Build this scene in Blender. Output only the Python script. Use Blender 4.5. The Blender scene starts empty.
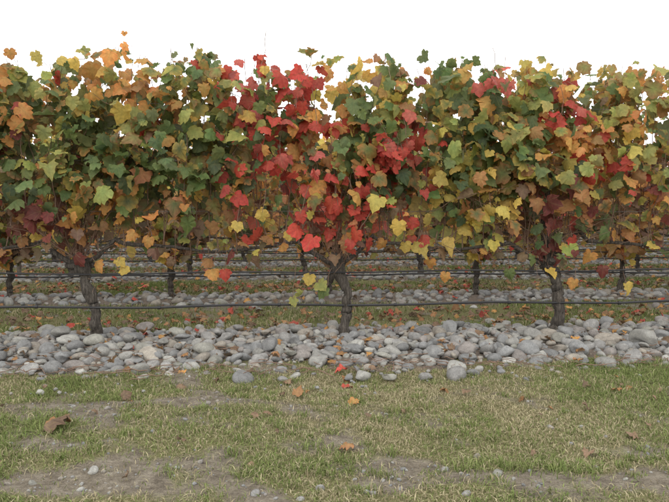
import bpy, bmesh, math, numpy as np
from mathutils import Vector
# ---------------------------------------------------------------- camera model
CAM_H=1.02; F=670.0; YH=215.0; A=math.radians(4.5); T0=5.5; SP=2.77
def on_row(px,py,T=T0):
    u=(px-334.5)/F
    k=math.cos(A)-u*math.sin(A)
    d=T/k
    return T*(math.sin(A)+u*math.cos(A))/k, CAM_H-(py-YH)/F*d
def on_ground(px,py,z=0):
    d=(CAM_H-z)*F/(py-YH); u=(px-334.5)/F
    return d*(math.sin(A)+u*math.cos(A)), d*(math.cos(A)-u*math.sin(A))
def row_to_px(x,z,T=T0):
    xr=x*math.cos(A)-T*math.sin(A); d=x*math.sin(A)+T*math.cos(A)
    return 334.5+F*xr/d, YH+F*(CAM_H-z)/d

scene=bpy.context.scene
def link(o): scene.collection.objects.link(o); return o

# ---------------------------------------------------------------- mesh builder
class MB:
    def __init__(s): s.v=[];s.c=[];s.uv=[];s.f=[];s.n=0
    def add(s,V,faces,mat,C=None,UV=None):
        V=np.asarray(V,dtype=np.float32).reshape(-1,3); n=len(V)
        if C is None: C=np.full((n,3),0.5)
        C=np.asarray(C,dtype=np.float32)
        if C.ndim==1: C=np.tile(C,(n,1))
        if UV is None: UV=np.zeros((n,3),dtype=np.float32)
        s.v.append(V);s.c.append(C);s.uv.append(np.asarray(UV,dtype=np.float32))
        s.f.append((np.asarray(faces,dtype=np.int32)+s.n,mat)); s.n+=n
    def mesh(s,name,mats,smooth=True):
        m=bpy.data.meshes.new(name)
        V=np.concatenate(s.v);C=np.concatenate(s.c);UV=np.concatenate(s.uv)
        loops=np.concatenate([f.ravel() for f,_ in s.f])
        tot=np.concatenate([np.full(len(f),f.shape[1],dtype=np.int32) for f,_ in s.f])
        mi=np.concatenate([np.full(len(f),k,dtype=np.int32) for f,k in s.f])
        st=np.concatenate([[0],np.cumsum(tot)[:-1]]).astype(np.int32)
        m.vertices.add(len(V)); m.vertices.foreach_set('co',V.ravel())
        m.loops.add(len(loops)); m.loops.foreach_set('vertex_index',loops)
        m.polygons.add(len(tot)); m.polygons.foreach_set('loop_start',st); m.polygons.foreach_set('loop_total',tot)
        m.polygons.foreach_set('material_index',mi)
        m.polygons.foreach_set('use_smooth',np.full(len(tot),smooth))
        for mt in mats: m.materials.append(mt)
        a=m.attributes.new('Col','FLOAT_COLOR','POINT')
        a.data.foreach_set('color',np.concatenate([C,np.ones((len(C),1),dtype=np.float32)],1).ravel())
        a=m.attributes.new('luv','FLOAT_VECTOR','POINT'); a.data.foreach_set('vector',UV.ravel())
        m.update(calc_edges=True); m.validate()
        return m
def norm(a): return a/np.maximum(np.linalg.norm(a,axis=-1,keepdims=True),1e-9)

def tube(b,P,R,sides,mat,rng=None,rough=0.0,C=None,cap=True):
    P=np.asarray(P,float); R=np.asarray(R,float); n=len(P)
    Tn=np.gradient(P,axis=0); Tn=norm(Tn)
    ref=np.array([0.0,1.0,0.0]) if abs(Tn[0][1])<0.9 else np.array([1.0,0,0])
    U=norm(np.cross(Tn,ref)); W=np.cross(Tn,U)
    a=np.arange(sides)/sides*2*math.pi
    rr=R[:,None]*np.ones((n,sides))
    if rng is not None and rough>0:
        nz=rng.normal(size=(n,sides)); nz=(nz+np.roll(nz,1,0)+np.roll(nz,-1,0)*.5)/2
        rr=rr*(1+rough*nz)
    V=P[:,None,:]+rr[:,:,None]*(np.cos(a)[None,:,None]*U[:,None,:]+np.sin(a)[None,:,None]*W[:,None,:])
    i=np.arange(n-1)[:,None]*sides; j=np.arange(sides)[None,:]; j2=(j+1)%sides
    f=np.stack([i+j,i+j2,i+sides+j2,i+sides+j],-1).reshape(-1,4)
    b.add(V.reshape(-1,3),f,mat,C)
    if cap:
        V2=np.concatenate([V[-1],P[-1:]+Tn[-1:]*R[-1]*0.5]); k=np.arange(sides)
        b.add(V2,np.stack([k,(k+1)%sides,np.full(sides,sides)],1),mat,C)

# ---------------------------------------------------------------- leaf template
half=[(0.10,-0.13),(0.27,-0.18),(0.42,-0.08),(0.55,0.06),(0.50,0.17),(0.48,0.24),(0.58,0.36),(0.56,0.54),(0.44,0.57),(0.36,0.60),(0.33,0.74),(0.20,0.84),(0.10,0.93)]
outl=[(0,0.0)]+half+[(0,1.02)]+[(-x,y) for x,y in half[::-1]]
LT=np.array([(0,0.33)]+outl); K=len(LT)
LF=np.array([(0,i,i+1) for i in range(1,K-1)]+[(0,K-1,1)])
def leaves(b,pos,nrm,tip,size,cc,cr,rng,mat,flat=1.0):
    N=len(pos)
    Z=norm(nrm); Y=tip-(tip*Z).sum(-1,keepdims=True)*Z; Y=norm(Y); X=np.cross(Y,Z)
    x=LT[:,0][None]*np.ones((N,1)); y=LT[:,1][None]*np.ones((N,1))
    x=x*rng.uniform(.85,1.15,(N,1))*(1+rng.normal(0,.06,(N,K))); y=y+rng.normal(0,.025,(N,K))
    fold=rng.normal(.16,.32,(N,1))*flat; curl=rng.normal(.30,.42,(N,1))*flat
    z=-fold*np.abs(x)-curl*(y-.1)**2+rng.normal(0,.06,(N,K))*flat + rng.normal(0,.28,(N,1))*flat*x*y
    V=pos[:,None]+size[:,None,None]*(x[...,None]*X[:,None]+y[...,None]*Y[:,None]+z[...,None]*Z[:,None])
    t=rng.uniform(.45,1.0,(N,K,1)); t[:,0]=0; t[:,1]=.15
    C=cc[:,None]*(1-t)+cr[:,None]*t
    UV=np.zeros((N,K,3)); UV[...,0]=np.abs(LT[:,0])[None]; UV[...,1]=LT[:,1][None]; UV[...,2]=rng.random((N,1))
    f=(LF[None]+(np.arange(N)*K)[:,None,None]).reshape(-1,3)
    b.add(V.reshape(-1,3),f,mat,np.clip(C.reshape(-1,3),0.004,.9),UV.reshape(-1,3))

PAL={'green':((.13,.19,.07),(.18,.22,.075)),'dkgreen':((.08,.12,.058),(.105,.14,.055)),
 'ygreen':((.28,.32,.10),(.42,.38,.11)),'yellow':((.58,.45,.12),(.66,.46,.11)),
 'orange':((.60,.36,.115),(.64,.27,.08)),'brorange':((.43,.24,.10),(.40,.18,.08)),
 'red':((.50,.085,.06),(.52,.07,.05)),'pink':((.57,.16,.125),(.58,.11,.09)),
 'maroon':((.18,.055,.045),(.22,.055,.045)),'brown':((.27,.18,.115),(.22,.13,.08))}
PN=list(PAL); PC=np.array([PAL[p][0] for p in PN]); PR=np.array([PAL[p][1] for p in PN])
BL={'green':[(70,145,75,36,9),(20,120,30,45,6),(200,85,38,42,9),(215,140,35,35,6),(435,110,70,50,8),(390,70,30,20,3),(480,150,55,45,6),(600,205,50,22,2),(180,60,40,20,4),(110,175,70,22,5),(655,130,20,40,3),(350,125,25,30,3),(30,65,20,12,3),(560,80,30,15,1.5),(530,140,20,30,3),(120,110,30,20,2.5),(345,165,15,30,1.5),(235,195,30,20,2)],
 'dkgreen':[(60,170,60,30,3),(180,185,50,30,3.5),(420,175,50,30,2),(470,200,50,25,1.5),(230,120,25,30,2),(600,215,40,15,1)],
 'ygreen':[(210,215,40,25,1.5),(430,225,50,20,2),(605,120,30,40,5),(210,120,40,35,4),(500,110,40,45,3),(80,130,70,40,3),(430,120,50,50,2.5),(640,120,30,40,3)],
 'yellow':[(45,188,15,12,2),(260,212,12,12,4),(485,212,18,14,6),(370,88,22,28,4),(610,100,40,40,4),(530,95,25,30,4),(405,240,22,14,4),(545,165,20,20,2.5),(350,75,20,14,3),(90,75,30,15,2.5),(140,105,20,20,2),(450,200,40,30,1.8),(170,235,60,20,1)],
 'orange':[(10,75,20,18,6),(85,80,45,20,7),(130,72,35,18,7),(150,128,18,18,3),(130,202,50,20,3.5),(345,80,20,20,3),(320,150,30,30,1.5),(570,140,40,40,5),(640,90,40,28,6),(620,165,40,25,5),(260,240,35,15,3),(470,90,15,30,1),(40,235,40,15,1.5),(290,190,40,25,2)],
 'brorange':[(130,150,60,30,.5),(60,225,60,20,2),(180,235,60,20,1.5),(560,180,60,40,1.5),(640,190,40,30,1.5)],
 'red':[(258,75,15,12,5),(252,110,15,20,4.5),(298,100,13,18,6),(285,168,34,24,5),(395,155,16,17,18),(345,203,40,16,5),(375,238,20,13,5),(590,190,18,18,4),(558,125,14,14,9),(585,155,14,14,4),(310,230,40,13,5),(140,130,8,8,1.5),(322,130,18,20,3),(418,180,8,14,3)],
 'pink':[(255,90,18,24,5),(300,100,13,16,4),(495,84,16,9,16),(395,150,15,15,7),(295,150,32,26,3),(505,78,10,8,4),(560,120,9,9,4),(340,200,30,14,2)],
 'maroon':[(22,215,35,16,4),(60,238,50,14,1.5),(553,228,20,40,6),(640,210,40,22,3.5),(205,228,40,18,1.2),(280,198,30,18,1)],
 'brown':[(100,240,100,18,1),(300,250,300,18,1)]}
BASE={'green':.7,'dkgreen':.22,'ygreen':.55,'yellow':.34,'orange':.30,'brorange':.18,'red':.03,'pink':.01,'maroon':.04,'brown':.07}
nr=np.random.default_rng(5)
NZ={p:(nr.normal(size=(8,3))*np.array([9,5,9]),nr.uniform(0,6.28,8)) for p in PN}
def clus(p,X):
    k,ph=NZ[p]; return np.sin(X@k.T+ph).sum(-1)/2.2
def pick(W,rng):
    W=W/W.sum(1,keepdims=True); c=np.cumsum(W,1); r=rng.random((len(W),1)); return (r>c).sum(1).clip(0,W.shape[1]-1)
def colour(X,rng,front,mix=None):
    W=np.zeros((len(X),len(PN)))
    if front:
        px,py=row_to_px(X[:,0],X[:,2])
    for i,p in enumerate(PN):
        w=np.full(len(X),BASE[p] if mix is None else mix[i])
        if front:
            for (cx,cy,rx,ry,k) in BL[p]:
                w=w+k*np.exp(-.5*(((px-cx)/rx)**2+((py-cy)/ry)**2))
        if p=='brown': w=w*(1+2.5*(X[:,2]<1.2))
        W[:,i]=w*np.exp(.85*clus(p,X))
    i=pick(W,rng)
    br=rng.uniform(.75,1.2,(len(X),1)); hue=rng.normal(1,.06,(len(X),3))
    cc=PC[i]*br*hue; cr=PR[i]*br*hue
    g=(i<=2)&(rng.random(len(X))<.3)
    j=rng.choice([3,4,5],g.sum()); cr[g]=PR[j]*.8
    return cc,cr

# ---------------------------------------------------------------- materials
def mat(name):
    m=bpy.data.materials.new(name); m.use_nodes=True; nt=m.node_tree; nt.nodes.clear()
    out=nt.nodes.new('ShaderNodeOutputMaterial'); return m,nt,out
def N(nt,t,**kw):
    n=nt.nodes.new(t)
    for k,v in kw.items(): setattr(n,k,v)
    return n
def math_(nt,op,a,b=None):
    n=N(nt,'ShaderNodeMath',operation=op)
    for i,x in enumerate((a,b)):
        if x is None: continue
        if isinstance(x,(int,float)): n.inputs[i].default_value=x
        else: nt.links.new(x,n.inputs[i])
    return n.outputs[0]
def mixc(nt,f,a,b,bt='MIX'):
    n=N(nt,'ShaderNodeMix',data_type='RGBA',blend_type=bt)
    for s,x in ((n.inputs[0],f),(n.inputs[6],a),(n.inputs[7],b)):
        if isinstance(x,(int,float)): s.default_value=x
        elif isinstance(x,tuple): s.default_value=(*x,1)
        else: nt.links.new(x,s)
    return n.outputs[2]
def noise(nt,scale,detail=4,rough=.6,vec=None):
    n=N(nt,'ShaderNodeTexNoise'); n.inputs['Scale'].default_value=scale; n.inputs['Detail'].default_value=detail; n.inputs['Roughness'].default_value=rough
    if vec is not None: nt.links.new(vec,n.inputs['Vector'])
    return n.outputs['Fac']
def ramp(nt,fac,stops):
    n=N(nt,'ShaderNodeValToRGB'); e=n.color_ramp.elements
    while len(e)<len(stops): e.new(.5)
    for s,(p,c) in zip(e,stops): s.position=p; s.color=(*c,1) if len(c)==3 else c
    nt.links.new(fac,n.inputs[0]); return n.outputs[0]
def attr(nt,name):
    n=N(nt,'ShaderNodeAttribute'); n.attribute_name=name; return n
def obj(nt): return N(nt,'ShaderNodeTexCoord').outputs['Object']

def leaf_mat(name,trans,vein=True):
    m,nt,out=mat(name); L=nt.links
    col=attr(nt,'Col').outputs['Color']; sep=N(nt,'ShaderNodeSeparateXYZ'); L.new(attr(nt,'luv').outputs['Vector'],sep.inputs[0])
    v=noise(nt,45,2,.6,obj(nt))
    col=mixc(nt,.5,col,ramp(nt,v,[(.3,(.6,.6,.6)),(.7,(1.3,1.3,1.3))]),'MULTIPLY')
    if vein:
        d=None
        for ang in (0,42,82):
            s,c=math.sin(math.radians(ang)),math.cos(math.radians(ang))
            e=math_(nt,'ABSOLUTE',math_(nt,'SUBTRACT',math_(nt,'MULTIPLY',sep.outputs[0],c),math_(nt,'MULTIPLY',sep.outputs[1],s)))
            d=e if d is None else math_(nt,'MINIMUM',d,e)
        vf=ramp(nt,d,[(0,(1,1,1)),(.035,(0,0,0))])
        g=math_(nt,'MULTIPLY',vf,.2)
        col=mixc(nt,g,col,(.38,.30,.10))
    geo=N(nt,'ShaderNodeNewGeometry')
    col2=mixc(nt,math_(nt,'MULTIPLY',geo.outputs['Backfacing'],.28),col,(.38,.36,.28))
    p=N(nt,'ShaderNodeBsdfPrincipled'); L.new(col2,p.inputs['Base Color']); p.inputs['Roughness'].default_value=.6; p.inputs['Specular IOR Level'].default_value=.35
    t=N(nt,'ShaderNodeBsdfTranslucent'); L.new(col,t.inputs[0])
    mx=N(nt,'ShaderNodeMixShader'); mx.inputs[0].default_value=trans
    L.new(p.outputs[0],mx.inputs[1]); L.new(t.outputs[0],mx.inputs[2]); L.new(mx.outputs[0],out.inputs[0])
    return m
M_leaf=leaf_mat('vine_leaf',.45); M_fall=leaf_mat('dry_leaf',.1)

def simple(name,col,rough,scale=30,bump=.3,dist=.01,var=.5):
    m,nt,out=mat(name); L=nt.links; v=noise(nt,scale,5,.65,obj(nt))
    c=mixc(nt,var,col,ramp(nt,v,[(.3,(.35,.35,.35)),(.7,(1.6,1.6,1.6))]),'MULTIPLY')
    p=N(nt,'ShaderNodeBsdfPrincipled'); L.new(c,p.inputs['Base Color']); p.inputs['Roughness'].default_value=rough
    if bump:
        b=N(nt,'ShaderNodeBump'); b.inputs['Strength'].default_value=bump; b.inputs['Distance'].default_value=dist
        L.new(v,b.inputs['Height']); L.new(b.outputs[0],p.inputs['Normal'])
    L.new(p.outputs[0],out.inputs[0]); return m
def bark():
    m,nt,out=mat('vine_bark'); L=nt.links
    mp=N(nt,'ShaderNodeMapping'); mp.inputs['Scale'].default_value=(1,1,.16); L.new(obj(nt),mp.inputs[0])
    v=noise(nt,75,6,.7,mp.outputs[0]); w=noise(nt,9,3,.5,obj(nt))
    c=ramp(nt,v,[(.36,(.022,.018,.015)),(.5,(.085,.070,.058)),(.68,(.21,.185,.155))])
    c=mixc(nt,math_(nt,'MULTIPLY',w,.4),c,(.11,.10,.08))
    p=N(nt,'ShaderNodeBsdfPrincipled'); L.new(c,p.inputs['Base Color']); p.inputs['Roughness'].default_value=.95
    b=N(nt,'ShaderNodeBump'); b.inputs['Strength'].default_value=1; b.inputs['Distance'].default_value=.025; L.new(v,b.inputs['Height']); L.new(b.outputs[0],p.inputs['Normal'])
    L.new(p.outputs[0],out.inputs[0]); return m
M_bark=bark(); M_cane=simple('vine_cane',(.20,.125,.085),.7,60,0)
M_pipe=simple('black_pipe',(.022,.022,.024),.5,40,0); M_wire=simple('wire_steel',(.12,.12,.12),.5,40,0)
M_wood=simple('weathered_post',(.15,.13,.105),.9,25,.5)

def stone_mat():
    m,nt,out=mat('river_stone'); L=nt.links; o=obj(nt)
    col=attr(nt,'Col').outputs['Color']
    v=noise(nt,28,5,.7,o); s=noise(nt,190,2,.6,o)
    c=mixc(nt,.75,col,ramp(nt,v,[(.3,(.62,.60,.58)),(.5,(1,1,1)),(.72,(1.35,1.33,1.28))]),'MULTIPLY')
    c=mixc(nt,.5,c,ramp(nt,s,[(.35,(.65,.65,.65)),(.65,(1.35,1.35,1.35))]),'MULTIPLY')
    p=N(nt,'ShaderNodeBsdfPrincipled'); L.new(c,p.inputs['Base Color']); p.inputs['Roughness'].default_value=.9; p.inputs['Specular IOR Level'].default_value=.2
    b=N(nt,'ShaderNodeBump'); b.inputs['Strength'].default_value=.5; b.inputs['Distance'].default_value=.008; L.new(v,b.inputs['Height']); L.new(b.outputs[0],p.inputs['Normal'])
    L.new(p.outputs[0],out.inputs[0]); return m
M_stone=stone_mat()
def grass_mat():
    m,nt,out=mat('grass_blade'); L=nt.links; col=attr(nt,'Col').outputs['Color']
    p=N(nt,'ShaderNodeBsdfDiffuse'); L.new(col,p.inputs[0]); L.new(p.outputs[0],out.inputs[0]); return m
M_grass=grass_mat()
def ground_mat():
    m,nt,out=mat('vineyard_soil_and_turf'); L=nt.links; o=obj(nt)
    cov=N(nt,'ShaderNodeSeparateColor'); L.new(attr(nt,'Col').outputs['Color'],cov.inputs[0])
    b_=noise(nt,14,6,.7,o); c_=noise(nt,90,4,.7,o); g=noise(nt,320,2,.5,o)
    soil=ramp(nt,b_,[(.3,(.12,.10,.078)),(.5,(.215,.185,.145)),(.72,(.33,.295,.24))])
    soil=mixc(nt,.5,soil,ramp(nt,c_,[(.35,(.55,.54,.5)),(.65,(1.4,1.38,1.35))]),'MULTIPLY')
    turf=ramp(nt,c_,[(.3,(.085,.09,.038)),(.5,(.18,.17,.08)),(.7,(.31,.28,.15))])
    thr=math_(nt,'ADD',cov.outputs[0],math_(nt,'MULTIPLY',math_(nt,'SUBTRACT',b_,.5),1.4))
    col=mixc(nt,ramp(nt,thr,[(.25,(0,0,0)),(.65,(1,1,1))]),soil,turf)
    col=mixc(nt,.5,col,ramp(nt,g,[(.35,(.55,.55,.55)),(.65,(1.45,1.45,1.45))]),'MULTIPLY')
    p=N(nt,'ShaderNodeBsdfPrincipled'); L.new(col,p.inputs['Base Color']); p.inputs['Roughness'].default_value=.95; p.inputs['Specular IOR Level'].default_value=.1
    b=N(nt,'ShaderNodeBump'); b.inputs['Strength'].default_value=1; b.inputs['Distance'].default_value=.03
    L.new(math_(nt,'ADD',b_,math_(nt,'MULTIPLY',c_,.4)),b.inputs['Height']); L.new(b.outputs[0],p.inputs['Normal'])
    L.new(p.outputs[0],out.inputs[0]); return m
M_ground=ground_mat()
M_bed=simple('bed_soil',(.14,.11,.085),.95,40,.8,.02,.8)

# ---------------------------------------------------------------- ground
def sn(x,y,seed,sc,n=10):
    r=np.random.default_rng(seed); k=r.normal(size=(n,2))*sc; ph=r.uniform(0,6.28,n)
    return sum(np.sin(k[i,0]*x+k[i,1]*y+ph[i]) for i in range(n))/math.sqrt(n/2)
def gh(x,y):
    fade=np.exp(-((np.abs(x)/14)**4))*np.exp(-((np.abs(y-1)/4.2)**6))
    return (.012*sn(x,y,11,2.2)+.006*sn(x,y,12,9))*fade
dirt=[on_ground(*p)+(rx,ry) for p,rx,ry in (((130,484),.36,.12),((285,453),.2,.08),((60,455),.14,.05),((520,478),.24,.09),((405,465),.12,.08),((205,405),.2,.05),((480,445),.16,.05),((25,492),.2,.08),((620,455),.28,.05),((110,405),.2,.04),((395,492),.12,.06),((640,492),.2,.06))]
def cover(x,y):
    c=.80+.20*sn(x,y,31,2.6)+.26*sn(x,y,32,8)+.15*sn(x,y,34,22)
    for dx,dy,rx,ry in dirt: c=c-.9*np.exp(-.5*(((x-dx)/rx)**2+((y-dy)/ry)**2))
    return c
xs=np.concatenate([[-900,-400,-150,-60,-30,-18],np.arange(-12,-4.5,.15),np.arange(-4.5,5,.045),np.arange(5,12.01,.15),[18,30,60,150,400,900]])
ys=np.concatenate([[-300,-100,-30,-10,-4],np.arange(-1,1.2,.1),np.arange(1.2,5,.045),np.arange(5,8,.12),np.arange(8,20,.5),[24,32,50,100,200,500,1200]])
gx,gy=np.meshgrid(xs,ys); gz=gh(gx,gy)
cv=np.clip(cover(gx,gy),0,1); cv=np.where((np.abs(gx)>14)|(gy>20)|(gy<-3),.7,cv)
b=MB(); nx,ny=len(xs),len(ys)
i=np.arange(ny-1)[:,None]*nx+np.arange(nx-1)[None]
b.add(np.stack([gx,gy,gz],-1).reshape(-1,3),np.stack([i,i+1,i+nx+1,i+nx],-1).reshape(-1,4),0,np.repeat(cv.reshape(-1,1),3,1))
link(bpy.data.objects.new('ground',b.mesh('ground',[M_ground])))

def prof(t,h=.028,c=-.36,w=.86): return h*np.clip(1-((t-c)/w)**2,0,1)   # t relative to row line
def bed_mesh(c=-.36,w=.86):
    b=MB(); X=np.arange(-11,11.01,.12); Tt=np.linspace(-1.5,.85,30); x,t=np.meshgrid(X,Tt)
    edge=.10*sn(x,t*0,21,2.5)
    pp=prof(t+edge*.6,.03,c,w); z=pp+.006*sn(x,t,22,9)-.004; z=np.where(pp<=0.002,-.05,z)
    n=len(X); i=np.arange(len(Tt)-1)[:,None]*n+np.arange(n-1)[None]
    b.add(np.stack([x,t,z],-1).reshape(-1,3),np.stack([i,i+1,i+n+1,i+n],-1).reshape(-1,4),0)
    return b.mesh('soil_bed',[M_bed])
BED=bed_mesh(); BED2=bed_mesh(-.2,.62)
def ico(sub):
    bm=bmesh.new(); bmesh.ops.create_icosphere(bm,subdivisions=sub,radius=1); V=np.array([v.co[:] for v in bm.verts]); Fc=np.array([[v.index for v in f.verts] for f in bm.faces]); bm.free(); return V,Fc
def stone_shapes(sub,n,rng):
    V,Fc=ico(sub); out=[]
    for k in range(n):
        W=V.copy(); d=np.ones(len(V))
        for _ in range(5):
            dirv=norm(rng.normal(size=3)); d+=rng.uniform(-.13,.13)*np.sin(rng.uniform(1,2.8)*(V@dirv)+rng.uniform(0,6))
        for _ in range(5):
            dirv=norm(rng.normal(size=3)); h=V@dirv; lim=rng.uniform(.62,.85); ex=np.clip(h*d-lim,0,None); W=W-dirv*ex[:,None]*.75
        W=W*d[:,None]*np.array([1,rng.uniform(.62,.95),rng.uniform(.45,.78)]); out.append(W)
    return out,Fc
def stones(b,P,R,rng,sub,nsh=18,tone=None):
    sh,Fc=stone_shapes(sub,nsh,rng); sid=rng.integers(0,nsh,len(P)); S=np.array(sh)[sid]
    a=rng.uniform(0,6.28,len(P)); tx=rng.normal(0,.28,len(P)); ty=rng.normal(0,.28,len(P))
    def rot(ax,an):
        c,s=np.cos(an),np.sin(an); M=np.zeros((len(an),3,3)); j,k=[(1,2),(2,0),(0,1)][ax]; M[:,ax,ax]=1; M[:,j,j]=c;M[:,k,k]=c;M[:,j,k]=-s;M[:,k,j]=s; return M
    M=rot(0,tx)@rot(1,ty)@rot(2,a)
    V=np.einsum('nij,nkj->nki',M,S)*R[:,None,None]+P[:,None]
    base=np.array([[.25,.245,.235],[.28,.275,.255],[.22,.222,.22],[.27,.245,.21],[.24,.22,.205],[.34,.335,.31],[.185,.185,.182],[.265,.26,.23]])
    C=base[rng.choice(8,len(P),p=[.2,.17,.17,.12,.1,.06,.10,.08])]*rng.uniform(.8,1.12,(len(P),1))
    if tone is not None: C=C*tone
    C=np.repeat(C[:,None],S.shape[1],1)
    f=(Fc[None]+(np.arange(len(P))*S.shape[1])[:,None,None]).reshape(-1,3)
    b.add(V.reshape(-1,3),f,0,C.reshape(-1,3))
def darts(x0,x1,t0,t1,radii,rng,packf,tries=14,edge=None):
    cell=.25; G={}; out=[]
    for r in radii:
        for _ in range(tries):
            x=rng.uniform(x0,x1); t=rng.uniform(t0,t1)
            if edge is not None and rng.random()>edge(x,t): continue
            cx,cy=int(x//cell),int(t//cell); ok=True
            for a in (-1,0,1):
                for c in (-1,0,1):
                    for (ox,ot,orr) in G.get((cx+a,cy+c),()):
                        if (ox-x)**2+(ot-t)**2<(packf*(orr+r))**2: ok=False;break
                    if not ok:break
                if not ok:break
            if ok: G.setdefault((cx,cy),[]).append((x,t,r)); out.append((x,t,r)); break
    return np.array(out)
def strip_mesh(seed,x0,x1):
    rng=np.random.default_rng(seed); b=MB(); Ln=x1-x0
    def e1(x,t):
        o=.07*math.sin(x*1.7+seed)+.06*math.sin(x*4.1+1)+.03*math.sin(x*11)
        return 1 if (-1.12+o<t<.36+o) else .06
    rad=np.sort(np.clip(rng.lognormal(math.log(.040),.36,int(200*Ln)),.02,.095))[::-1]
    D=darts(x0,x1,-1.42,.7,rad,rng,.76,12,e1)
    x,t,r=D.T; stones(b,np.stack([x,t,prof(t)+.2*r],1),r,rng,3)
    rad=np.sort(np.clip(rng.lognormal(math.log(.041),.34,int(38*Ln)),.022,.08))[::-1]
    D=darts(x0,x1,-.98,.25,rad,rng,1.1,5); x,t,r=D.T
    stones(b,np.stack([x,t,prof(t)+.022+r*.4],1),r,rng,3)
    n=int(260*Ln); x=rng.uniform(x0,x1,n); t=rng.normal(-.40,.55,n).clip(-1.6,.9); r=rng.lognormal(math.log(.014),.4,n).clip(.006,.03)
    stones(b,np.stack([x,t,prof(t)+r*.3],1),r,rng,2)
    return b.mesh('stone_strip',[M_stone])
def back_strip(seed,x0,x1):
    rng=np.random.default_rng(seed); b=MB(); Ln=x1-x0
    def e1(x,t):
        o=.09*math.sin(x*1.7+seed)+.06*math.sin(x*4.1+1)
        return .9 if (-.72+o<t<.30+o) else .05
    rad=np.sort(np.clip(rng.lognormal(math.log(.046),.34,int(76*Ln)),.025,.09))[::-1]
    D=darts(x0,x1,-1.2,.8,rad,rng,.82,8,e1)
    x,t,r=D.T; stones(b,np.stack([x,t,prof(t,.03,-.2,.62)+.1*r],1),r,rng,2,20)
    return b.mesh('stone_strip',[M_stone])
S1=strip_mesh(1,-7,7.5); S2=back_strip(2,-7,7); S3=back_strip(4,-7,7)
def place(name,mesh,x,y,z=0,rz=0,sc=(1,1,1)):
    o=bpy.data.objects.new(name,mesh); o.location=(x,y,z); o.rotation_euler=(0,0,rz); o.scale=sc; link(o); return o
NROW=9
for k in range(NROW):
    T=T0+SP*k; B=BED if k==0 else BED2
    place('soil_bed',B,0,T); place('soil_bed',B,22,T); place('soil_bed',B,-22,T)
    if k==0:
        place('stone_strip',S1,0,T); place('stone_strip',S2,14.4,T); place('stone_strip',S2,-14,T)
    else:
        off=(k*3.3)%5-2
        for j in (-1,0,1): place('stone_strip',S2 if (j+k)%2 else S3,off+14.0*j,T)

rng=np.random.default_rng(77); b=MB()
lm=[(648,345,.12),(530,352,.088),(148,356,.085),(285,340,.065),(627,348,.07),(375,342,.065),(45,352,.075),(390,344,.06),(505,342,.06),(210,354,.07),(330,352,.06),(435,354,.07),(575,346,.07),(100,354,.065),(20,350,.07)]
P=[];R=[]
for px,py,r in lm:
    x,y=on_ground(px,py,.05); P.append((x,y,prof(np.array(y-T0))+r*.42)); R.append(r)
stones(b,np.array(P,float),np.array(R),rng,4,8,1.12); place('river_boulders',b.mesh('river_boulders',[M_stone]),0,0)

# ---------------------------------------------------------------- grass
def blades(b,x,y,z,h,w,col,rng,lean=.7):
    n=len(x); a=rng.uniform(0,6.28,n); la=rng.uniform(0,6.28,n); ln=rng.uniform(.1,lean*1.6,n)
    dx,dy=np.cos(a)*w/2,np.sin(a)*w/2; lx,ly=np.cos(la)*ln,np.sin(la)*ln
    V=np.zeros((n,5,3))
    V[:,0]=np.stack([x-dx,y-dy,z-.003],1); V[:,1]=np.stack([x+dx,y+dy,z-.003],1)
    mx,my,mz=x+lx*h*.35,y+ly*h*.35,z+h*.6/np.sqrt(1+ln**2*.5)
    V[:,2]=np.stack([mx+dx*.8,my+dy*.8,mz],1); V[:,3]=np.stack([mx-dx*.8,my-dy*.8,mz],1)
    V[:,4]=np.stack([x+lx*h,y+ly*h,z+h/np.sqrt(1+ln**2*1.5)],1)
    i=np.arange(n)*5
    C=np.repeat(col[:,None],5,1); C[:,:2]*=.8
    b.add(V.reshape(-1,3),np.stack([i,i+1,i+2,i+3],1),0,C.reshape(-1,3))
    s=b.n-5*n; b.f.append((np.stack([i+3,i+2,i+4],1).astype(np.int32)+s,0))
def grasscol(n,dry,rng):
    G=np.array([.14,.19,.06]); G2=np.array([.22,.245,.095]); S=np.array([.44,.39,.25]); S2=np.array([.31,.26,.16])
    k=rng.random((n,1)); g=G*(1-k)+G2*k; s=S*(1-k)+S2*k
    d=(rng.random(n)<dry)[:,None]; return np.where(d,s,g)*rng.uniform(.7,1.25,(n,1))
rng=np.random.default_rng(3)
b=MB(); n=330000
x=rng.uniform(-3.4,4.2,n); y=rng.uniform(1.6,4.65,n)
edge=4.38+.07*sn(x,y*0,33,2.5)+rng.normal(0,.06,n)
c=cover(x,y); keep=(rng.random(n)<np.clip(c*.95-.05,.05,.88))&(y<edge); x,y,c=x[keep],y[keep],c[keep]; n=len(x)
gr=sn(x,y,35,1.8)*.5+.6*sn(x,y,36,6)
h=rng.uniform(.009,.028,n)*(1+.6*np.clip(gr,0,2)); w=rng.uniform(.0022,.005,n)
dry=np.clip(.50-.28*gr,.06,.95)
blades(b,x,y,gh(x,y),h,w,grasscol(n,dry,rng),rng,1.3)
nt_=1300; cx=rng.uniform(-3.3,4.1,nt_); cy=rng.uniform(1.8,4.3,nt_); kp=(cover(cx,cy)>.2)&(rng.random(nt_)<.6+.3*sn(cx,cy,39,2)); cx,cy=cx[kp],cy[kp]
tx,ty=on_ground(300,472); cx=np.concatenate([cx,rng.normal(tx,.15,26),rng.normal(on_ground(600,470)[0],.3,25)]); cy=np.concatenate([cy,rng.normal(ty,.06,26),rng.normal(on_ground(600,470)[1],.1,25)])
m=60; sg=rng.uniform(.010,.038,(len(cx),1)); X=(cx[:,None]+rng.normal(0,1,(len(cx),m))*sg).ravel(); Y=(cy[:,None]+rng.normal(0,1,(len(cx),m))*sg).ravel()
hh=np.repeat(rng.uniform(.5,1.15,len(cx)),m)
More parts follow.
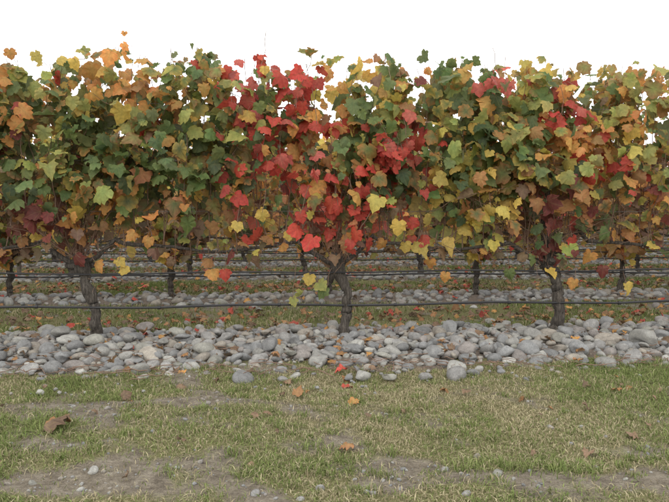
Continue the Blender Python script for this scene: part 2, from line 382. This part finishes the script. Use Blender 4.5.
blades(b,X,Y,gh(X,Y),rng.uniform(.016,.050,len(X))*hh,rng.uniform(.002,.0048,len(X)),grasscol(len(X),np.repeat(rng.uniform(.02,.4,len(cx)),m),rng),rng,.9)
place('grass',b.mesh('grass',[M_grass],False),0,0)
def strip_grass(seed,x0,x1,y0,y1,n,hm):
    rng=np.random.default_rng(seed); b=MB(); x=rng.uniform(x0,x1,n); y=rng.uniform(y0,y1,n)
    c=.66+.30*sn(x,y,seed,2)+.2*sn(x,y,seed+1,7); kp=rng.random(n)<np.clip(c,.08,1); x,y=x[kp],y[kp]; n=len(x)
    gr=sn(x,y,seed+2,2)
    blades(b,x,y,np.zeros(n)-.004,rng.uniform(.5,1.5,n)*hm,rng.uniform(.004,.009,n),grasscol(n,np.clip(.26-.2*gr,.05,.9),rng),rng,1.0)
    return b.mesh('grass_strip',[M_grass],False)
G1=strip_grass(41,-7,7,.38,2.1,85000,.048)
place('grass_strip',G1,-10.6,2.0,0); place('grass_strip',G1,11.3,2.0,0)
for k in range(NROW):
    for j in (-1,0,1): place('grass_strip',G1,14*j+(k*2.3)%4-2,T0+SP*k)

# ---------------------------------------------------------------- pebbles
rng=np.random.default_rng(9); n=11000; x=rng.uniform(-3.6,4.4,n); y=rng.uniform(1.5,4.6,n); c=cover(x,y)
kp=rng.random(n)<np.clip(.62-c,.03,1); x,y=x[kp],y[kp]; r=rng.lognormal(math.log(.006),.55,len(x)).clip(.003,.022)
b=MB(); stones(b,np.stack([x,y,gh(x,y)+r*.2],1),r,rng,2,12,.95)
ex=[(320,492,.022),(500,480,.028),(585,430,.016),(480,458,.020),(150,440,.014),(405,470,.016),(600,475,.018),(205,408,.022),(215,415,.016)]
P=[];R=[]
for px,py,r in ex:
    X,Y=on_ground(px,py); P.append((X,Y,float(gh(np.array(X),np.array(Y)))+r*.15)); R.append(r)
stones(b,np.array(P),np.array(R),rng,3,6,1.0)
place('gravel',b.mesh('gravel',[M_stone]),0,0)

# ---------------------------------------------------------------- fallen leaves + prunings
def fallen(b,x,y,z,size,pi,rng):
    n=len(x); nr_=np.stack([rng.normal(0,.35,n),rng.normal(0,.35,n)-.15,np.ones(n)],1); tp=np.stack([rng.normal(size=n),rng.normal(size=n),np.zeros(n)],1)
    br=rng.uniform(.5,.95,(n,1)); leaves(b,np.stack([x,y,z],1),nr_,tp,size,PC[pi]*br,PR[pi]*br,rng,0,1.4)
rng=np.random.default_rng(15); b=MB()
ex=[(40,440,.12,9),(48,437,.09,5),(295,401,.055,5),(355,405,.055,4),(352,452,.055,5),(345,374,.065,6),(524,403,.055,5),(447,394,.055,5),(470,398,.045,9),(590,413,.055,9),(347,388,.06,6),(120,403,.05,9),(620,395,.05,5),(290,385,.05,9),(250,470,.04,9),(345,379,.06,5),(640,440,.05,9),(180,390,.05,9)]
X=[];Y=[]
for px,py,s,p in ex:
    a_,c_=on_ground(px,py); X.append(a_);Y.append(c_)
X=np.array(X);Y=np.array(Y); fallen(b,X,Y,gh(X,Y)+.028,np.array([e[2] for e in ex]),np.array([e[3] for e in ex]),rng)
n=80; x=rng.uniform(-3.5,4.2,n); y=rng.uniform(1.8,4.5,n); fallen(b,x,y,gh(x,y)+.02,rng.uniform(.02,.045,n),rng.choice([9,5,9,9],n),rng)
n=520; x=rng.uniform(-7,7.5,n); t=rng.uniform(-1.25,.5,n); fallen(b,x,t+T0,prof(t)+rng.uniform(.015,.07,n),rng.uniform(.03,.065,n),rng.choice([9,9,5,9,4],n),rng)
place('fallen_leaves',b.mesh('fallen_leaves',[M_fall]),0,0)
def litter(seed,n):
    rng=np.random.default_rng(seed); b=MB(); x=rng.uniform(-7,7,n); y=np.where(rng.random(n)<.75,rng.normal(.95,.33,n),rng.uniform(-.9,2.0,n))
    fallen(b,x,y,rng.uniform(.02,.05,n)+prof(y),rng.uniform(.035,.08,n),rng.choice([4,5,5,6,9,9,9,5],n),rng); return b.mesh('fallen_leaves',[M_fall])
LI=litter(51,850)
for k in range(NROW):
    for j in (-1,0,1): place('fallen_leaves',LI,14*j+(k*3.1)%4-2,T0+SP*k)
rng=np.random.default_rng(16); b=MB()
for _ in range(480):
    x=rng.uniform(-5,6); t=rng.normal(-1.18,.10) if rng.random()<.7 else rng.uniform(-.9,.4)
    L_=rng.uniform(.06,.28); a_=rng.normal(0,.8); c=np.linspace(-.5,.5,5)
    P=np.stack([x+c*L_*math.cos(a_),T0+t+c*L_*math.sin(a_)+rng.normal(0,.006,5),prof(t)+.02+rng.random()*.03+rng.normal(0,.006,5)+np.zeros(5)],1)
    tube(b,P,np.full(5,rng.uniform(.0012,.0032)),4,0)
place('vine_prunings',b.mesh('vine_prunings',[M_cane]),0,0)

# ---------------------------------------------------------------- vines
def walk(p0,p1,n,rng,amp,bow=(0,0,0)):
    t=np.linspace(0,1,n)[:,None]; P=np.array(p0)*(1-t)+np.array(p1)*t+np.sin(t*math.pi)*np.array(bow)
    w=np.cumsum(rng.normal(0,amp,(n,3)),0); w=w-t*w[-1]; return P+w
def vine(seed,wx=None,lean=(0,0),thick=1.0,nsh=25,mix=None,dens=1.0,upright=False,span=1.0,extra=(),headz=.60,low=0):
    rng=np.random.default_rng(seed); b=MB()
    hx,hy=lean; n=30
    P=walk((0,0,.0),(hx,hy,headz),n,rng,.0075,(rng.normal(0,.025)-hx*.3,0,0))
    tt=np.linspace(0,1,n); R=.035*thick*(1+.5*np.exp(-tt*10)-.06*np.sin(tt*3.1)+.25*np.exp(-((tt-rng.uniform(.35,.65))/.06)**2)+.16*np.exp(-((tt-rng.uniform(.2,.8))/.04)**2)+.8*np.exp(-((tt-1)/.12)**2))
    tube(b,P,R,16,0,rng,.13)
    hd=P[-1]
    for _ in range(8):
        d=norm(np.array([rng.normal(),rng.normal()*.5,rng.uniform(-.2,1)])); q=hd+d*rng.uniform(.05,.12)
        tube(b,walk(hd-d*.01,q,5,rng,.004),np.array([.036,.036,.033,.027,.016])*thick,8,0,rng,.14)
    arms=[]
    for s in (-1,1):
        A1=np.concatenate([walk(hd,(hx+s*.28,rng.normal(0,.02),.78+rng.normal(0,.03)),7,rng,.008,(0,0,-.03)),walk((hx+s*.28,0,.78),(s*span,0,.70),12,rng,.006)[1:]])
        tube(b,A1,np.linspace(.020,.008,len(A1))*thick,7,0,rng,.08); arms.append(A1)
    if upright:
        P2=walk(hd,(hx+.02,.02,1.35),12,rng,.012); tube(b,P2,np.linspace(.033,.02,12),9,0,rng,.1)
    nodes=[]
    def shoot(p0,p1,n,r0,amp=.012,bow=(0,0,0)):
        P=walk(p0,p1,n,rng,amp,bow); tube(b,P,np.linspace(r0,r0*.4,n),4,1,cap=False)
        return P
    SH=[]
    for k in range(nsh):
        s=-span+2*span*(k+rng.random())/nsh; A1=arms[0] if s<0 else arms[1]
        q=A1[np.argmin(abs(A1[:,0]-s-hx*(1-abs(s))))]
        zt=rng.normal(2.18,.06) if rng.random()>.06 else rng.uniform(2.25,2.38)
        x1=s+rng.normal(0,.12)
        SH.append(shoot(q,(x1,rng.normal(0,.09),zt),16,.005,bow=(rng.normal(0,.06),rng.normal(0,.08),0)))
    for k in range(10):
        x1=hx+rng.uniform(-1,1)*.85; SH.append(shoot(hd,(x1,rng.normal(0,.1),rng.uniform(1.2,2.1)),16,.0065,bow=(rng.normal(0,.05),rng.normal(-.03,.06),-.05)))
    for k in range(80):
        p=SH[rng.integers(len(SH))][rng.integers(0,6)]; shoot(p,p+np.array([rng.normal(0,.28),rng.normal(-.06,.14),rng.uniform(-.2,.42)]),6,.0032,amp=.02)
    LAT=[]
    for k in range(34):
        p=SH[rng.integers(len(SH))][rng.integers(5,16)]; LAT.append(shoot(p,p+np.array([rng.normal(0,.2),rng.choice([-1,1])*rng.uniform(.05,.2),rng.uniform(-.15,.12)]),6,.0026,amp=.012))
    for P in SH+LAT:
        L_=np.linalg.norm(np.diff(P,axis=0),axis=1).sum(); m=max(3,int(L_/.031*dens)); u=np.sort(rng.random(m))*(len(P)-1); i0=np.minimum(u.astype(int),len(P)-2); fr=(u-i0)[:,None]
        q=P[i0]*(1-fr)+P[i0+1]*fr; nodes.append(q)
    Q=np.concatenate(nodes); z=Q[:,2]
    pr=np.interp(z,[.65,.85,1.0,1.2,1.4],[.06,.16,.32,.62,1.0])
    if low: pr=np.interp(z,[.6,.8,1.0,1.3],[.75,.75,.8,1.0])
    wz=Q[:,0]+(wx if wx is not None else seed)
    cl=sn(wz,Q[:,2],61,5.0); pr=pr*np.clip(.95+.24*cl,.35,1.15)
    Q=Q[rng.random(len(Q))<pr]; n=len(Q)
    sd=np.where(rng.random(n)<.5,-1,1.0)
    off=np.stack([rng.normal(0,.07,n),sd*rng.gamma(3.0,.048,n).clip(.02,.36),rng.normal(.0,.06,n)-(rng.random(n)*.2*low)*(Q[:,2]<1.1)],1)
    P=Q+off
    P[:,2]=np.where(P[:,2]>2.33,2.33-rng.random(n)*.3,P[:,2])
    nrm=np.stack([rng.normal(0,.55,n),sd*rng.uniform(.2,1.1,n),rng.normal(.5,.5,n)],1)
    tip=np.stack([rng.normal(0,.65,n),sd*.25+rng.normal(0,.25,n),-np.ones(n)+rng.normal(0,.45,n)],1)
    size=rng.normal(.091,.023,n).clip(.04,.145)*np.interp(P[:,2],[2.1,2.4],[1,.6])
    if extra:
        E=np.array([(e[0],e[1],e[2]) for e in extra],float); ne=len(E)
        P=np.concatenate([P,E]); nrm=np.concatenate([nrm,np.stack([rng.normal(0,.5,ne),-np.ones(ne),rng.normal(.3,.4,ne)],1)]); tip=np.concatenate([tip,np.stack([rng.normal(0,.5,ne),np.zeros(ne),-np.ones(ne)],1)])
        size=np.concatenate([size,rng.uniform(.075,.105,ne)])
    Wp=P.copy()
    if wx is not None: Wp[:,0]+=wx
    else: Wp[:,0]+=seed*7.3
    cc,cr=colour(Wp,rng,wx is not None,mix)
    if extra:
        ids=np.array([e[3] for e in extra]); cc[-ne:]=PC[ids]; cr[-ne:]=PR[ids]
    m=min(len(Q),n); a0=Q[:m]; a1=P[:m]; w=np.array([.0014,0,.0006]); V=np.stack([a0-w,a0+w,a1+w,a1-w],1)
    i=np.arange(m)*4; b.add(V.reshape(-1,3),np.stack([i,i+1,i+2,i+3],1),1)
    if extra:
        for e in extra:
            e0=np.array(e[:3]); tube(b,walk(e0,e0+np.array([rng.normal(0,.05),.04,rng.uniform(.12,.3)]),5,rng,.008),np.full(5,.0022),4,1)
    leaves(b,P,nrm,tip,size,cc,cr,rng,2)
    return b.mesh('grapevine',[M_bark,M_cane,M_leaf])

x1,_=on_row(92,337); x2,_=on_row(342,337); x3,_=on_row(560,337)
hang=[(330,232,6),(368,242,6),(345,238,4),(318,285,2),(303,295,2),(325,290,0),(292,300,2),(310,278,3),(125,270,3),(95,264,4),(118,262,3),(575,282,4),(508,272,0),(630,287,3),(405,245,3),(400,235,2),(385,243,4),(208,262,5),(212,272,4),(225,272,6),(285,247,4),(248,240,6),(262,215,3),(485,214,3),(492,210,3),(360,190,6),(430,262,4),(560,262,8),(545,250,8),(570,240,6),(590,255,4),(445,275,4),(238,225,3),(462,228,3),(618,235,4),(20,240,5),(75,258,8),(150,240,4),(300,215,6),(288,235,3),(650,245,3),(602,268,8),(258,262,9),(172,262,9),
 (388,148,7),(402,152,6),(396,165,6),(408,145,7),(384,160,6),(498,82,7),(488,86,7),(505,88,7),(252,88,7),(248,100,7),(262,72,6),(300,95,7),(303,106,6),(295,112,6),(318,128,6),(268,165,6),(280,158,7),(556,125,6),(562,120,6),(340,208,6),(355,210,6),(372,205,6)]
vx=[x2+1.93*k for k in range(-6,7)]
vx[5]=x1; vx[7]=x3; vx[8]=x3+1.93; vx[4]=x1-1.93
spec={4:dict(lean=(.05,0)),5:dict(lean=(-.10,.02),thick=1.1),6:dict(lean=(-.03,0),thick=1.05),7:dict(lean=(-.10,0),thick=1.25,upright=True),8:dict(lean=(.04,0))}
for k in range(3,10):
    sp=dict(spec.get(k,{})); ex=[]
    for px,py,ci in hang:
        dy=-.1 if py>225 else -.30
        X,Z=on_row(px,py,T0+dy)
        if vx[k]-.965<X<=vx[k]+.965: ex.append((X-vx[k],dy+.04*math.sin(px),Z,ci))
    place('grapevine',vine(100+k,wx=vx[k],extra=ex,dens=1.25,**sp),vx[k],T0,.02)
mixes=[[.9,.4,.9,.7,.8,.5,.03,.01,.08,.3],[.5,.3,.7,.9,.9,.7,.06,.02,.10,.35],[.3,.3,.4,.6,.7,.9,.15,.02,.3,.5],[.8,.3,.6,.7,.6,.5,.04,.01,.15,.35],[.4,.3,.5,.7,.8,.6,.25,.1,.2,.35]]
VB=[vine(200+i,mix=m_,lean=((-.06,.08,0,.10,-.03)[i],0),thick=(.95,1.0,.9,1.05,1)[i],nsh=18,dens=.85,low=1) for i,m_ in enumerate(mixes)]
rng=np.random.default_rng(8)
for k in (0,1,2,10,11,12): place('grapevine',VB[rng.integers(5)],vx[k],T0,.02,0)
for r in range(1,NROW):
    T=T0+SP*r; x0=on_row((168,165,190,150)[r%4] if r>1 else 170,290,T)[0]; hw=.55*T+3.5
    for k in range(-14,15):
        X=x0+1.9*k
        if abs(X-T*.08)<hw: place('grapevine',VB[rng.integers(5)],X,T,.02,math.pi if rng.random()<.5 else 0,(1,1,rng.uniform(.95,1.04)))

# ---------------------------------------------------------------- pipes, wires, posts
def line(name,T,z,r,mat_,x0,x1,sag,seed):
    rng=np.random.default_rng(seed); X=np.arange(x0,x1,.16); b=MB()
    Z=z+sag*np.sin((X-x2)/1.93*2*math.pi+rng.uniform(0,6))*.5+rng.normal(0,.0012,len(X)); Y=T-.05+.008*np.sin(X*2.1)
    tube(b,np.stack([X,Y,Z],1),np.full(len(X),r),8,0)
    if name=='irrigation_pipe':
        for xx in np.arange(x0+.4,x1,.96):
            i=int((xx-x0)/.16); c=np.array([X[i],Y[i],Z[i]]); tube(b,np.stack([c-[.012,0,0],c+[.012,0,0]]),[r*1.5,r*1.5],8,0)
    place(name,b.mesh(name,[mat_]),0,0)
for r in range(NROW):
    T=T0+SP*r; hw=.55*T+5
    line('irrigation_pipe',T,.285,.0095,M_pipe,-hw,hw,.016,r)
    line('fruiting_wire',T,.555,.0065 if r<3 else .007,M_pipe,-hw,hw,.012,r+50)
    for z in (1.05,1.45,1.9): line('trellis_wire',T,z,.0016,M_wire,-hw,hw,.004,r+int(z*100))
def post():
    rng=np.random.default_rng(2); b=MB(); P=np.stack([np.zeros(9),np.zeros(9),np.linspace(-.1,2.0,9)],1); tube(b,P,np.full(9,.035),14,0,rng,.02)
    for z in (.285,.555,1.05,1.45,1.9): tube(b,np.array([(-.03,-.05,z+.012),(.03,-.05,z-.004)]),[.003,.003],5,1)
    return b.mesh('wooden_post',[M_wood,M_wire])
PO=post()
for r in range(NROW):
    T=T0+SP*r
    for px_ in ((-4.9,5.0) if r==0 else (-6.6+((r*2.7)%3),6.9+((r*1.9)%3))): place('wooden_post',PO,px_,T+.03,0)

# ---------------------------------------------------------------- light
w=bpy.data.worlds.new('World'); scene.world=w; w.use_nodes=True; nt=w.node_tree; bg=nt.nodes['Background']
sky=nt.nodes.new('ShaderNodeTexSky'); sky.sky_type='NISHITA'; sky.sun_disc=False
el,az=math.radians(35),math.radians(195)
sky.sun_elevation=el; sky.sun_rotation=az; sky.dust_density=4; sky.air_density=1
mx=mixc(nt,.92,sky.outputs[0],(19.0,19.0,18.9)); nt.links.new(mx,bg.inputs[0]); bg.inputs[1].default_value=.1
sl=bpy.data.lights.new('sun','SUN'); sl.energy=.9; sl.angle=math.radians(55); sl.color=(1,.96,.9)
so=bpy.data.objects.new('sun',sl); link(so)
d=Vector((math.sin(az)*math.cos(el),math.cos(az)*math.cos(el),math.sin(el))); so.rotation_euler=d.to_track_quat('Z','Y').to_euler()

cam=bpy.data.cameras.new('camera'); cam.lens=36*F/669; cam.sensor_width=36; cam.clip_end=3000; cam.clip_start=.05
co=bpy.data.objects.new('camera',cam); link(co); co.location=(0,0,CAM_H); co.rotation_euler=(math.radians(90)-math.atan((251-YH)/F),0,-A)
scene.camera=co
scene.view_settings.view_transform='Standard'; scene.view_settings.look='None'; scene.view_settings.exposure=0
